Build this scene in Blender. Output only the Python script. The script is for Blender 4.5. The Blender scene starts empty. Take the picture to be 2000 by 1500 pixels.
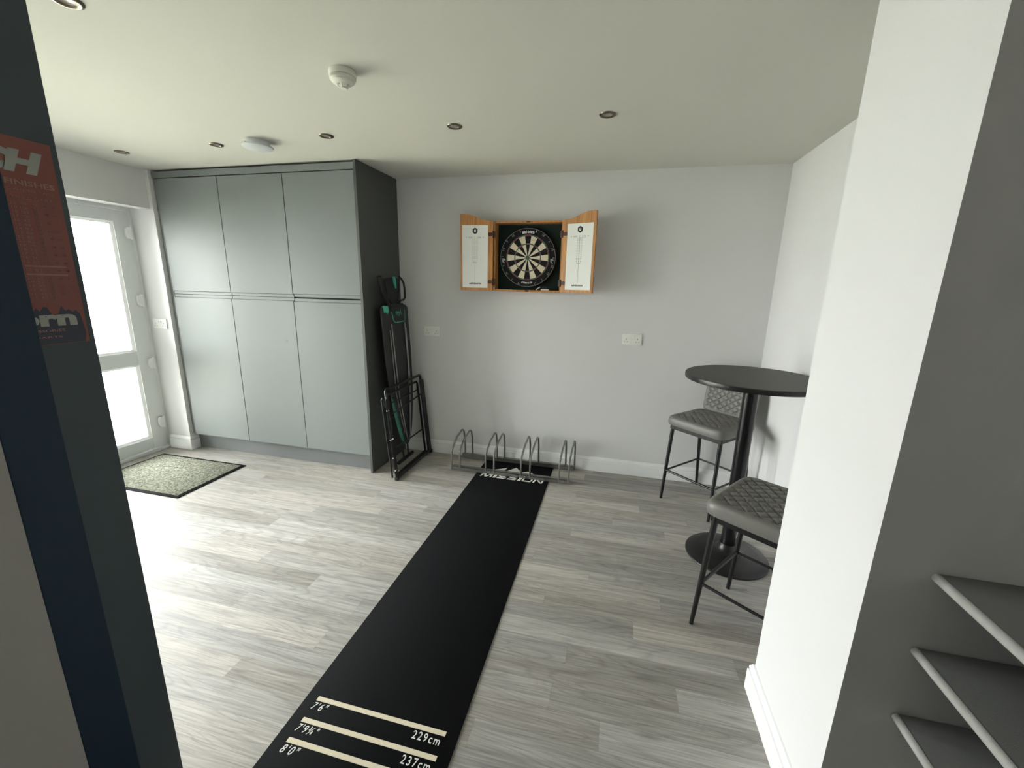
import bpy, bmesh, math, random
from mathutils import Vector, Matrix
random.seed(7)
S = bpy.context.scene
COL = S.collection
# ------------------------------------------------------------------ camera
F, YAW, PITCH, ROLL = 817.46, -0.2341, 0.2294, 0.0224
CAM = Vector((1.1844, -3.3915, 1.5138))
cy, sy, cp, sp, cr, sr = math.cos(YAW), math.sin(YAW), math.cos(PITCH), math.sin(PITCH), math.cos(ROLL), math.sin(ROLL)
fwd = Vector((sy*cp, cy*cp, -sp)); rgt = Vector((cy, -sy, 0)); upv = rgt.cross(fwd)
r2 = cr*rgt + sr*upv; u2 = -sr*rgt + cr*upv
cd = bpy.data.cameras.new('camera'); cam = bpy.data.objects.new('camera', cd); COL.objects.link(cam)
cd.sensor_width = 36; cd.lens = F/2000*36; cd.clip_start = 0.02; cd.clip_end = 200
cam.matrix_world = Matrix(((r2.x, u2.x, -fwd.x, CAM.x), (r2.y, u2.y, -fwd.y, CAM.y), (r2.z, u2.z, -fwd.z, CAM.z), (0, 0, 0, 1)))
S.camera = cam
# ------------------------------------------------------------------ daylight and exposure
W = bpy.data.worlds.new('overcast_sky'); S.world = W; W.use_nodes = True
bg = W.node_tree.nodes['Background']; bg.inputs[0].default_value = (1.0, 0.99, 0.995, 1); bg.inputs[1].default_value = 1.0
_n = W.node_tree; _t = _n.nodes.new('ShaderNodeTexCoord'); _s = _n.nodes.new('ShaderNodeSeparateXYZ'); _r = _n.nodes.new('ShaderNodeMapRange')   # overcast sky, brighter overhead
_n.links.new(_t.outputs['Generated'], _s.inputs[0]); _n.links.new(_s.outputs[2], _r.inputs[0])
_r.inputs[1].default_value = 0; _r.inputs[2].default_value = 1; _r.inputs[3].default_value = 7.0; _r.inputs[4].default_value = 10.5; _n.links.new(_r.outputs[0], bg.inputs[1])
S.view_settings.view_transform = 'Standard'; S.view_settings.look = 'None'
S.view_settings.gamma = 1; S.view_settings.use_curve_mapping = False
S.view_settings.exposure = 2.4
pl = bpy.data.lights.new('door_portal', 'AREA'); pl.shape = 'RECTANGLE'; pl.size = 2.1; pl.size_y = 1.65
pl.cycles.is_portal = True
po = bpy.data.objects.new('door_portal', pl); COL.objects.link(po)
po.location = (-2.86, -1.40, 1.03); po.rotation_euler = (0, -math.pi/2, 0)   # -Z of the lamp looks along +X
sl_ = bpy.data.lights.new('side_window_portal', 'AREA'); sl_.shape = 'RECTANGLE'; sl_.size = 2.1; sl_.size_y = .50; sl_.cycles.is_portal = True
so_ = bpy.data.objects.new('side_window_portal', sl_); COL.objects.link(so_); so_.location = (-2.87, -2.48, 1.03); so_.rotation_euler = (0, -math.pi/2, 0)
hl = bpy.data.lights.new('hall_fill_portal', 'AREA'); hl.shape = 'RECTANGLE'; hl.size = .5; hl.size_y = .6; hl.cycles.is_portal = True
ho = bpy.data.objects.new('hall_fill_portal', hl); COL.objects.link(ho); ho.location = (1.35, -4.53, 1.6); ho.rotation_euler = (math.pi/2, 0, 0)  # portal of the added hall window, fill from behind the camera

# ------------------------------------------------------------------ dimensions
H = 2.349
XL, XD = -2.51, -2.72            # left wall face, plane of the glazed door
YJ = -0.585                      # door jamb
XR = 2.263                       # right wall
XS, YA, YB = 1.807, -1.886, -2.364   # pillar
CF, CX0, CX1 = -0.568, -2.433, -0.660   # cupboard front plane, left and right of doors

# ------------------------------------------------------------------ materials
def lin(c):
    return tuple(((v/255)/12.92 if v/255 <= .04045 else ((v/255+.055)/1.055)**2.4) for v in c) + (1,)
def mat(name, col, rough=.6, metal=0, bump=0, bscale=200, spec=.5, var=0, coat=0):
    m = bpy.data.materials.new(name); m.use_nodes = True; n = m.node_tree; b = n.nodes['Principled BSDF']
    c = lin(col); b.inputs['Base Color'].default_value = c
    b.inputs['Roughness'].default_value = rough; b.inputs['Metallic'].default_value = metal
    b.inputs['Specular IOR Level'].default_value = spec
    b.inputs['Coat Weight'].default_value = coat
    tc = n.nodes.new('ShaderNodeTexCoord'); nz = n.nodes.new('ShaderNodeTexNoise')
    nz.inputs['Scale'].default_value = bscale; nz.inputs['Detail'].default_value = 3
    n.links.new(tc.outputs['Object'], nz.inputs['Vector'])
    if var:
        mx = n.nodes.new('ShaderNodeMix'); mx.data_type = 'RGBA'
        mx.inputs[6].default_value = tuple(v*(1-var) for v in c[:3])+(1,); mx.inputs[7].default_value = tuple(min(1, v*(1+var)) for v in c[:3])+(1,)
        n.links.new(nz.outputs['Fac'], mx.inputs[0]); n.links.new(mx.outputs[2], b.inputs['Base Color'])
    if bump:
        bp = n.nodes.new('ShaderNodeBump'); bp.inputs['Strength'].default_value = bump; bp.inputs['Distance'].default_value = .002
        n.links.new(nz.outputs['Fac'], bp.inputs['Height']); n.links.new(bp.outputs['Normal'], b.inputs['Normal'])
    return m
M = {}
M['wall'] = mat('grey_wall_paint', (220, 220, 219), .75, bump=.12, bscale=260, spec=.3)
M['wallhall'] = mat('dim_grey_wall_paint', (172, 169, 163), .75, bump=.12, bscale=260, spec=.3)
M['ceil'] = mat('ceiling_paint', (214, 213, 204), .85, bump=.05, bscale=200, spec=.2)
M['gloss'] = mat('white_gloss_paint', (236, 237, 236), .35)
M['pvc'] = mat('white_pvc', (226, 229, 228), .4)
M['cab'] = mat('grey_matt_lacquer', (122, 127, 126), .55, bump=.05, bscale=500, spec=.3)
M['cabend'] = mat('grey_panel', (82, 85, 83), .5, spec=.4)
M['dark'] = mat('gap_shade_black', (24, 25, 25), .9)  # shade of the door gaps, painted onto the cupboard carcass
M['plinth'] = mat('grey_plinth', (112, 115, 115), .5)
M['navy'] = mat('navy_gloss_paint', (24, 46, 64), .5, spec=.3)
M['char'] = mat('charcoal_paint', (76, 85, 90), .55, spec=.3)
M['mat'] = mat('black_rubber', (11, 12, 14), .85, bump=.2, bscale=900, spec=.12)
M['cream'] = mat('cream_print', (225, 214, 187), .7)
M['whitep'] = mat('white_print', (232, 232, 226), .7)
M['black'] = mat('black_powder_coat', (17, 17, 18), .38)
M['blackm'] = mat('black_plastic', (22, 23, 24), .5)
M['tabletop'] = mat('charcoal_laminate', (66, 65, 61), .5, var=.12, bscale=40, spec=.35)
M['steel'] = mat('galvanised_steel', (150, 150, 146), .35, metal=.9, var=.15, bscale=60)
M['chrome'] = mat('brushed_nickel', (128, 120, 108), .3, metal=1)
M['bright'] = mat('bright_zinc', (225, 225, 225), .2, metal=1)
M['teal'] = mat('teal_plastic', (72, 186, 164), .45)
M['teald'] = mat('dull_teal_fabric', (52, 120, 104), .8)
M['fabric'] = mat('charcoal_mesh_fabric', (58, 58, 60), .85, bump=.4, bscale=900, var=.2)
M['leather'] = mat('grey_faux_leather', (112, 111, 105), .45, bump=.15, bscale=700, spec=.45)
M['wood2'] = mat('brown_hinge', (74, 46, 26), .5)
M['green'] = mat('dark_green_felt', (22, 40, 34), .95)
M['bblack'] = mat('board_black', (11, 10, 11), .9)
M['bcream'] = mat('sisal_cream', (222, 212, 186), .95, var=.1, bscale=300)
M['bred'] = mat('sisal_red', (120, 40, 48), .9)
M['bgreen'] = mat('sisal_green', (50, 92, 58), .9)
M['wire'] = mat('board_wire', (165, 168, 170), .4, metal=.6)
M['white'] = mat('white_board', (236, 238, 232), .4)
M['ink'] = mat('black_ink', (28, 28, 32), .6)
M['inkg'] = mat('grey_ink', (120, 122, 124), .6)
M['socket'] = mat('white_socket_plastic', (235, 235, 230), .35)
M['hole'] = mat('socket_hole', (60, 58, 54), .8)
M['detector'] = mat('detector_plastic', (226, 226, 214), .5)
M['lampw'] = mat('lamp_plastic', (214, 217, 220), .45)
M['lens'] = mat('lamp_lens', (150, 140, 128), .3)
M['shelf'] = mat('grey_shelf_cover', (108, 109, 106), .9, bump=.4, bscale=500, var=.12)
M['nose'] = mat('window_lit_edge', (158, 158, 153), .7, bump=.3, bscale=500)  # paler than the boards: window light on the edge put into the colour
M['orange'] = mat('poster_orange', (140, 76, 64), .5)
M['posterd'] = mat('poster_dark', (52, 54, 68), .5)
M['posterl'] = mat('poster_lettering', (165, 165, 155), .5)
M['posterp'] = mat('poster_small_lettering', (165, 118, 104), .5)
M['outside'] = mat('pale_paving', (158, 157, 142), .9, var=.1, bscale=4)
M['pole'] = mat('black_column', (14, 14, 16), .25)

def wood_mat():
    m = bpy.data.materials.new('oak_veneer'); m.use_nodes = True; n = m.node_tree; b = n.nodes['Principled BSDF']
    tc = n.nodes.new('ShaderNodeTexCoord'); mp = n.nodes.new('ShaderNodeMapping'); mp.inputs['Scale'].default_value = (60, 60, 4)
    nz = n.nodes.new('ShaderNodeTexNoise'); nz.inputs['Scale'].default_value = 1; nz.inputs['Detail'].default_value = 4
    cr_ = n.nodes.new('ShaderNodeValToRGB'); cr_.color_ramp.elements[0].color = lin((168, 112, 58)); cr_.color_ramp.elements[1].color = lin((206, 150, 88))
    cr_.color_ramp.elements[0].position = .3; cr_.color_ramp.elements[1].position = .7
    n.links.new(tc.outputs['Object'], mp.inputs[0]); n.links.new(mp.outputs[0], nz.inputs['Vector'])
    n.links.new(nz.outputs['Fac'], cr_.inputs[0]); n.links.new(cr_.outputs[0], b.inputs['Base Color']); b.inputs['Roughness'].default_value = .45
    return m
M['wood'] = wood_mat()

def floor_mat():
    m = bpy.data.materials.new('grey_oak_vinyl'); m.use_nodes = True; n = m.node_tree; L = n.links; b = n.nodes['Principled BSDF']
    def N(t, **k):
        x = n.nodes.new(t)
        for a, v in k.items(): setattr(x, a, v)
        return x
    at = N('ShaderNodeAttribute', attribute_name='tone'); tc = N('ShaderNodeTexCoord')
    sp_ = N('ShaderNodeSeparateColor'); L.new(at.outputs['Color'], sp_.inputs[0])
    add = N('ShaderNodeVectorMath', operation='MULTIPLY_ADD')          # shift the grain per plank
    L.new(at.outputs['Color'], add.inputs[0]); add.inputs[1].default_value = (37, 0, 61); L.new(tc.outputs['Object'], add.inputs[2])
    def noise(scale, sc, det, rough=.5, dist=0):
        mp = N('ShaderNodeMapping'); mp.inputs['Scale'].default_value = sc; L.new(add.outputs[0], mp.inputs[0])
        z = N('ShaderNodeTexNoise'); z.inputs['Scale'].default_value = scale; z.inputs['Detail'].default_value = det
        z.inputs['Roughness'].default_value = rough; z.inputs['Distortion'].default_value = dist; L.new(mp.outputs[0], z.inputs['Vector']); return z
    fine = noise(1, (6, 190, 1), 4, .6)                                   # fine fibres
    mid = noise(1, (1.6, 26, 1), 3, .55, .6)
    fig = noise(1, (1.3, 11, 1), 1, .4, .25)                                # figure for cathedral rings
    mu = N('ShaderNodeMath', operation='MULTIPLY'); mu.inputs[1].default_value = 13; L.new(fig.outputs['Fac'], mu.inputs[0])
    fr = N('ShaderNodeMath', operation='PINGPONG'); fr.inputs[1].default_value = .5; L.new(mu.outputs[0], fr.inputs[0])
    ramp = N('ShaderNodeValToRGB'); ramp.color_ramp.elements[0].position = .0; ramp.color_ramp.elements[1].position = .22
    L.new(fr.outputs[0], ramp.inputs[0])
    vo = N('ShaderNodeTexVoronoi'); mpv = N('ShaderNodeMapping'); mpv.inputs['Scale'].default_value = (2.0, 6.5, 1)
    L.new(add.outputs[0], mpv.inputs[0]); L.new(mpv.outputs[0], vo.inputs['Vector']); vo.inputs['Scale'].default_value = 1
    kn = N('ShaderNodeMapRange'); kn.inputs[1].default_value = .03; kn.inputs[2].default_value = .13; kn.inputs[3].default_value = .62; kn.inputs[4].default_value = 1
    L.new(vo.outputs['Distance'], kn.inputs[0])
    def mr(src, a, c, x0=.3, x1=.7):
        q = N('ShaderNodeMapRange'); q.inputs[1].default_value = x0; q.inputs[2].default_value = x1; q.inputs[3].default_value = a; q.inputs[4].default_value = c
        L.new(src, q.inputs[0]); return q.outputs[0]
    vals = [mr(fine.outputs['Fac'], .72, 1.16), mr(mid.outputs['Fac'], .78, 1.14), mr(ramp.outputs['Color'], .84, 1.03, 0, 1), kn.outputs[0], mr(sp_.outputs[0], .70, 1.26, 0, 1)]
    cur = vals[0]
    for v in vals[1:]:
        q = N('ShaderNodeMath', operation='MULTIPLY'); L.new(cur, q.inputs[0]); L.new(v, q.inputs[1]); cur = q.outputs[0]
    # seams from the uv map of every plank (u, v in metres from its corner)
    uv = N('ShaderNodeUVMap', uv_map='plank'); su = N('ShaderNodeSeparateXYZ'); L.new(uv.outputs[0], su.inputs[0])
    def seam(o):
        q = N('ShaderNodeMapRange'); q.inputs[1].default_value = .0004; q.inputs[2].default_value = .0018; q.inputs[3].default_value = .72; q.inputs[4].default_value = 1
        L.new(o, q.inputs[0]); return q.outputs[0]
    q = N('ShaderNodeMath', operation='MULTIPLY'); L.new(cur, q.inputs[0]); L.new(seam(su.outputs[1]), q.inputs[1]); cur = q.outputs[0]
    q = N('ShaderNodeMath', operation='MULTIPLY'); L.new(cur, q.inputs[0]); L.new(seam(su.outputs[0]), q.inputs[1]); cur = q.outputs[0]
    mx = N('ShaderNodeMix', data_type='RGBA'); mx.inputs[6].default_value = lin((174, 169, 160)); mx.inputs[7].default_value = lin((172, 170, 165))
    L.new(sp_.outputs[1], mx.inputs[0])
    vm = N('ShaderNodeVectorMath', operation='SCALE'); L.new(mx.outputs[2], vm.inputs[0]); L.new(cur, vm.inputs[3])
    L.new(vm.outputs[0], b.inputs['Base Color'])
    L.new(mr(mid.outputs['Fac'], .44, .56), b.inputs['Roughness']); b.inputs['Specular IOR Level'].default_value = .36
    bp = N('ShaderNodeBump'); bp.inputs['Strength'].default_value = .35; bp.inputs['Distance'].default_value = .001
    L.new(cur, bp.inputs['Height']); L.new(bp.outputs[0], b.inputs['Normal'])
    return m
M['floor'] = floor_mat()

def doormat_mat():
    m = bpy.data.materials.new('doormat_pile'); m.use_nodes = True; n = m.node_tree; b = n.nodes['Principled BSDF']
    tc = n.nodes.new('ShaderNodeTexCoord'); nz = n.nodes.new('ShaderNodeTexNoise'); nz.inputs['Scale'].default_value = 75; nz.inputs['Detail'].default_value = 5; nz.inputs['Roughness'].default_value = .7
    cr_ = n.nodes.new('ShaderNodeValToRGB'); e = cr_.color_ramp.elements
    e[0].position = .38; e[0].color = lin((84, 86, 75)); e[1].position = .62; e[1].color = lin((163, 164, 148))
    n.links.new(tc.outputs['Object'], nz.inputs['Vector']); n.links.new(nz.outputs['Fac'], cr_.inputs[0]); n.links.new(cr_.outputs[0], b.inputs['Base Color'])
    b.inputs['Roughness'].default_value = 1; b.inputs['Specular IOR Level'].default_value = .1
    bp = n.nodes.new('ShaderNodeBump'); bp.inputs['Strength'].default_value = .8; bp.inputs['Distance'].default_value = .003
    n.links.new(nz.outputs['Fac'], bp.inputs['Height']); n.links.new(bp.outputs[0], b.inputs['Normal'])
    return m
M['doormat'] = doormat_mat()
def glass_mat():
    m = bpy.data.materials.new('clear_glazing'); m.use_nodes = True; n = m.node_tree; n.nodes.clear()
    o = n.nodes.new('ShaderNodeOutputMaterial'); t = n.nodes.new('ShaderNodeBsdfTransparent'); g = n.nodes.new('ShaderNodeBsdfGlossy')
    g.inputs['Roughness'].default_value = .02; t.inputs[0].default_value = (.96, .98, .97, 1)
    mx = n.nodes.new('ShaderNodeMixShader'); f = n.nodes.new('ShaderNodeFresnel'); f.inputs[0].default_value = 1.45
    n.links.new(f.outputs[0], mx.inputs[0]); n.links.new(t.outputs[0], mx.inputs[1]); n.links.new(g.outputs[0], mx.inputs[2]); n.links.new(mx.outputs[0], o.inputs[0])
    return m
M['glass'] = glass_mat()
M['tint'] = glass_mat(); M['tint'].name = 'fill_window_glazing'; [setattr(q.inputs[0], 'default_value', (.20, .19, .18, 1)) for q in M['tint'].node_tree.nodes if q.type == 'BSDF_TRANSPARENT']  # pane of the added hall window, darkened to set the fill strength

# ------------------------------------------------------------------ mesh helpers
def bx(bm, x0, x1, y0, y1, z0, z1, bev=0, seg=2, mtx=None):
    b = bmesh.new(); bmesh.ops.create_cube(b, size=1)
    for v in b.verts: v.co = Vector(((x0+x1)/2+v.co.x*(x1-x0), (y0+y1)/2+v.co.y*(y1-y0), (z0+z1)/2+v.co.z*(z1-z0)))
    if bev: bmesh.ops.bevel(b, geom=b.edges[:], offset=bev, segments=seg, affect='EDGES', profile=.5)
    merge(bm, b, mtx)
def merge(bm, b, mtx=None):
    if mtx is not None: bmesh.ops.transform(b, matrix=mtx, verts=b.verts[:])
    m = bpy.data.meshes.new('t'); b.to_mesh(m); b.free(); bm.from_mesh(m); bpy.data.meshes.remove(m)
def tube(bm, pts, r, n=12, closed=False, caps=True, r1=None, sq=False):
    pts = [Vector(p) for p in pts]; N = len(pts); rings = []
    ref = None
    for i, p in enumerate(pts):
        a = pts[i-1] if (i > 0 or closed) else p; c = pts[(i+1) % N] if (i < N-1 or closed) else p
        t = (c-a).normalized()
        if ref is None:
            ref = Vector((0, 0, 1)) if abs(t.z) < .9 else Vector((0, 1, 0))
        x = (ref - t*ref.dot(t)).normalized(); y = t.cross(x); ref = x
        rr = r if r1 is None else r+(r1-r)*i/(N-1)
        k = 1.0
        if 0 < i < N-1 or closed:
            d1 = (p-pts[i-1]).normalized(); k = 1/max(.5, math.cos(d1.angle(t, 0)))
        rings.append([bm.verts.new(p + (x*math.cos(2*math.pi*(j+.5)/n) + y*math.sin(2*math.pi*(j+.5)/n))*rr) for j in range(n)])
    for i in range(N if closed else N-1):
        A, B = rings[i], rings[(i+1) % N]
        for j in range(n): bm.faces.new((A[j], A[(j+1) % n], B[(j+1) % n], B[j]))
    if caps and not closed: bm.faces.new(rings[0][::-1]); bm.faces.new(rings[-1])
def lathe(bm, prof, n=48, c=(0, 0, 0), axis='z'):
    c = Vector(c); rings = []
    for r, z in prof:
        if r < 1e-6: rings.append([bm.verts.new(V3(0, 0, z, axis)+c)])
        else: rings.append([bm.verts.new(V3(r*math.cos(2*math.pi*j/n), r*math.sin(2*math.pi*j/n), z, axis)+c) for j in range(n)])
    for A, B in zip(rings, rings[1:]):
        for j in range(n):
            k = (j+1) % n
            if len(A) == 1 and len(B) == 1: continue
            if len(A) == 1: bm.faces.new((A[0], B[j], B[k]))
            elif len(B) == 1: bm.faces.new((A[j], B[0], A[k]))
            else: bm.faces.new((A[j], B[j], B[k], A[k]))
def V3(a, b, z, axis):
    return Vector((a, b, z)) if axis == 'z' else Vector((a, -z, b))     # 'y': lathe about the -Y direction
def prism(bm, pts, d, mtx=None):
    """polygon in xy, from z=0 to z=d"""
    b = bmesh.new(); lo = [b.verts.new((x, y, 0)) for x, y in pts]; hi = [b.verts.new((x, y, d)) for x, y in pts]; n = len(pts)
    b.faces.new(lo[::-1]); b.faces.new(hi)
    for i in range(n): b.faces.new((lo[i], lo[(i+1) % n], hi[(i+1) % n], hi[i]))
    bmesh.ops.recalc_face_normals(b, faces=b.faces[:]); merge(bm, b, mtx)
def frame(o, ux, uy):
    ux = Vector(ux).normalized(); uy = Vector(uy).normalized(); uz = ux.cross(uy); o = Vector(o)
    return Matrix(((ux.x, uy.x, uz.x, o.x), (ux.y, uy.y, uz.y, o.y), (ux.z, uy.z, uz.z, o.z), (0, 0, 0, 1)))
def text_bm(bm, s, size, mtx, align='LEFT', shear=0, offset=0, sx=1, ext=.0002, fit=None, space=1):
    c = bpy.data.curves.new('t', 'FONT'); c.body = s; c.size = size; c.align_x = align; c.shear = shear; c.offset = offset; c.extrude = ext; c.resolution_u = 3
    c.space_character = space
    o = bpy.data.objects.new('t', c); me = bpy.data.meshes.new_from_object(o)
    xs = [v.co.x for v in me.vertices]; ys = [v.co.y for v in me.vertices]
    if fit:                                        # (x0, x1, y0, y1) box to fill
        x0, x1, y0, y1 = fit; a, b_, c_, d = min(xs), max(xs), min(ys), max(ys)
        for v in me.vertices: v.co.x = x0+(v.co.x-a)/(b_-a)*(x1-x0); v.co.y = y0+(v.co.y-c_)/(d-c_)*(y1-y0)
    else:
        for v in me.vertices: v.co.x *= sx
    me.transform(mtx); bm.from_mesh(me)
    bpy.data.objects.remove(o); bpy.data.curves.remove(c); bpy.data.meshes.remove(me)
def obj(name, bm, m, parent=None, smooth=True, ang=35):
    me = bpy.data.meshes.new(name)
    bmesh.ops.recalc_face_normals(bm, faces=bm.faces[:])
    bm.to_mesh(me); bm.free(); o = bpy.data.objects.new(name, me); COL.objects.link(o)
    for q in (m if isinstance(m, (list, tuple)) else [m]): me.materials.append(M[q])
    if smooth:
        for p in me.polygons: p.use_smooth = True
        try: me.set_sharp_from_angle(angle=math.radians(ang))
        except Exception: pass
    if parent is not None:
        o.parent = parent
        if parent.parent is None: o.matrix_parent_inverse = PINV.get(parent.name, Matrix())
        else: o.matrix_parent_inverse = Matrix()
    return o
PINV = {}
def tag(o, label, cat, group=None):
    o['label'] = label; o['category'] = cat
    if group: o['group'] = group
    return o
def thing(name, label, cat, loc=(0, 0, 0), group=None, world=True):
    """Empty at the base of a thing; world=True: its parts are modelled in world coordinates"""
    o = bpy.data.objects.new(name, None); COL.objects.link(o); o.location = loc; o.empty_display_size = .1
    if world: PINV[o.name] = Matrix.Translation(-Vector(loc))
    return tag(o, label, cat, group)
def sub(name, bm, m, part, **k):          # a part of a part
    o = obj(name, bm, m, None, **k); o.parent = part; return o
def struct(name, bm, m, parent=None, **k):
    o = obj(name, bm, m, parent, **k)
    if parent is None: o['kind'] = 'structure'
    return o
def new(): return bmesh.new()
def box_obj(name, m, parent, *a, **k):
    b = new(); bx(b, *a, **k); return obj(name, b, m, parent)

# ------------------------------------------------------------------ floor: one quad per printed plank
def build_floor():
    PW, PL, Y0 = .1022, 1.0035, -2.053
    known = {0: .05, 16: .0, 15: 1.455, 14: .75, 13: 1.27, 12: 1.593, 11: 1.016, 10: -.267, 9: 1.304, 8: .832, 7: 1.156, 6: 1.509, 5: .948, 4: 1.373, 3: 1.778, 2: 1.093, 1: 1.523, -1: 1.24, -2: .805, -3: 1.34, -4: -.353}
    # row k spans y in [Y0+(k-1)*PW, Y0+k*PW]
    light = {(13, 0): .9, (12, 0): .8, (9, 0): .85, (9, 1): .35, (8, 0): .7, (11, 1): .35, (7, 1): .75, (6, 0): .4, (5, 1): .8}
    bm = new(); uvl = bm.loops.layers.uv.new('plank'); cl = bm.loops.layers.float_color.new('tone')
    xa, xb, ya, yb = -2.9, 2.95, -4.45, .05
    k = math.floor((ya-Y0)/PW)
    while Y0+(k-1)*PW < yb:
        y0, y1 = Y0+(k-1)*PW, Y0+k*PW
        key = k if k >= 1 else k
        off = known.get(key if k > 0 else k, random.random())
        i0 = math.floor((xa-off)/PL)
        for i in range(i0, i0+9):
            x0, x1 = off+i*PL, off+(i+1)*PL
            X0, X1, Ya, Yb = max(x0, xa), min(x1, xb), max(y0, ya), min(y1, yb)
            if X1-X0 < .001 or Yb-Ya < .001: continue
            t = (random.random()+random.random())/2*.9+.05; t2 = random.random(); t3 = random.random()
            vs = [bm.verts.new(p) for p in ((X0, Ya, 0), (X1, Ya, 0), (X1, Yb, 0), (X0, Yb, 0))]
            f = bm.faces.new(vs)
            for lp, (u, v) in zip(f.loops, ((X0-x0, Ya-y0), (X1-x0, Ya-y0), (X1-x0, Yb-y0), (X0-x0, Yb-y0))):
                lp[uvl].uv = (u, v); lp[cl] = (t, t2, t3, 1)
        k += 1
    bmesh.ops.recalc_face_normals(bm, faces=bm.faces[:])
    for f in bm.faces:
        if f.normal.z < 0: f.normal_flip()
    me = bpy.data.meshes.new('floor'); bm.to_mesh(me); bm.free(); me.materials.append(M['floor'])
    o = bpy.data.objects.new('floor', me); COL.objects.link(o); o['kind'] = 'structure'
build_floor()
b = new(); bx(b, -2.9, 2.95, -4.5, .15, -.25, -.003); struct('floor_slab', b, 'plinth', smooth=False)
# ------------------------------------------------------------------ room shell
b = new(); bx(b, XL-.35, 2.9, -4.5, .15, H, H+.15); struct('ceiling', b, 'ceil', smooth=False)
b = new(); bx(b, XL-.35, XR+.14, 0, .15, 0, H); struct('wall_back', b, 'wall', smooth=False)
b = new()
bx(b, XL-.35, XL, YJ, 0, 0, H); bx(b, XL-.35, XL, -2.72, YJ, 2.068, H); bx(b, XL-.35, XL, -2.24, -2.20, 0, 2.068); bx(b, XL-.35, XL, -3.05, -2.72, 0, H)
struct('wall_left', b, 'wall', smooth=False)
b = new(); bx(b, -2.51, -2.478, YJ, -.50, 0, H-.001); struct('wall_nib', b, 'wall', smooth=False)
b = new(); bx(b, XR, XR+.14, YA, 0, 0, H); struct('wall_right', b, 'wall', smooth=False)
b = new(); bx(b, XS, 2.9, YB, YA, 0, H); struct('wall_pillar', b, 'wall', smooth=False)
b = new(); bx(b, 2.76, 2.9, -4.5, YB, 0, H); struct('wall_hall_right', b, 'wall', smooth=False)
b = new(); bx(b, .09, 1.10, -4.5, -4.35, 0, H); bx(b, 1.60, 2.9, -4.5, -4.35, 0, H); bx(b, 1.10, 1.60, -4.5, -4.35, 0, 1.3); bx(b, 1.10, 1.60, -4.5, -4.35, 1.9, H)
struct('wall_hall_back', b, 'wall', smooth=False)
b = new(); bx(b, 1.10, 1.60, -4.46, -4.40, 1.3, 1.34); bx(b, 1.10, 1.60, -4.46, -4.40, 1.86, 1.9); bx(b, 1.10, 1.14, -4.46, -4.40, 1.34, 1.86); bx(b, 1.56, 1.60, -4.46, -4.40, 1.34, 1.86)
wf = struct('fill_window', b, 'pvc', smooth=False); b = new(); bx(b, 1.14, 1.56, -4.434, -4.426, 1.34, 1.86); sub('glass_pane', b, 'tint', wf, smooth=False)  # unseen window added behind the camera to let fill light into the hall
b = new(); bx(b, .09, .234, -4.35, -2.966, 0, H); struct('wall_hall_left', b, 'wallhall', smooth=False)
b = new(); bx(b, XL, .09, -3.05, -2.99, 0, H); struct('wall_front', b, 'wall', smooth=False)
b = new(); bx(b, -.07, .03, -2.99, -2.685, 0, H, bev=.002); struct('wall_partition', b, 'char', smooth=False)
b = new(); bx(b, .09, .234, -2.966, -2.888, 0, H, bev=.002); struct('trim_1', b, 'navy', smooth=False)
b = new(); bx(b, -14, -2.91, -12, 12, -.12, -.06); bx(b, -2.91, .09, -12, -3.06, -.12, -.06); struct('ground_outside', b, 'outside', smooth=False)

# skirting profile: (distance from wall, height)
SK = [(0, 0), (.018, 0), (.018, .084), (.0165, .087), (.0105, .089), (.0105, .0925), (.014, .095), (.0145, .100), (.013, .106), (.009, .112), (.0065, .119), (0, .121)]
def skirting(name, pts, side):
    """pts: floor polyline along the wall face; side: +1 room on the left of the run"""
    bm = new(); P = [Vector((x, y, 0)) for x, y in pts]; rings = []
    for i, p in enumerate(P):
        ns = []
        if i > 0: t = (p-P[i-1]).normalized(); ns.append(Vector((-t.y, t.x, 0))*side)
        if i < len(P)-1: t = (P[i+1]-p).normalized(); ns.append(Vector((-t.y, t.x, 0))*side)
        n = ns[0] if len(ns) == 1 else (ns[0]+ns[1])/(1+ns[0].dot(ns[1]))
        rings.append([bm.verts.new(p+n*d+Vector((0, 0, z+.0005))) for d, z in SK])
    for A, B in zip(rings, rings[1:]):
        for j in range(len(SK)): bm.faces.new((A[j], A[(j+1) % len(SK)], B[(j+1) % len(SK)], B[j]))
    bm.faces.new(rings[0][::-1]); bm.faces.new(rings[-1])
    struct(name, bm, 'gloss', ang=20)
skirting('baseboard_back', [(-.636, 0), (XR-.0005, 0)], -1)
skirting('baseboard_right', [(XR, -.0185), (XR, YA)], -1)
skirting('baseboard_pillar', [(XR-.02, YA), (XS, YA), (XS, YB), (2.76, YB)], -1)
skirting('baseboard_left', [(XD+.02, YJ), (-2.478, YJ), (-2.478, -.512)], -1)

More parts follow.
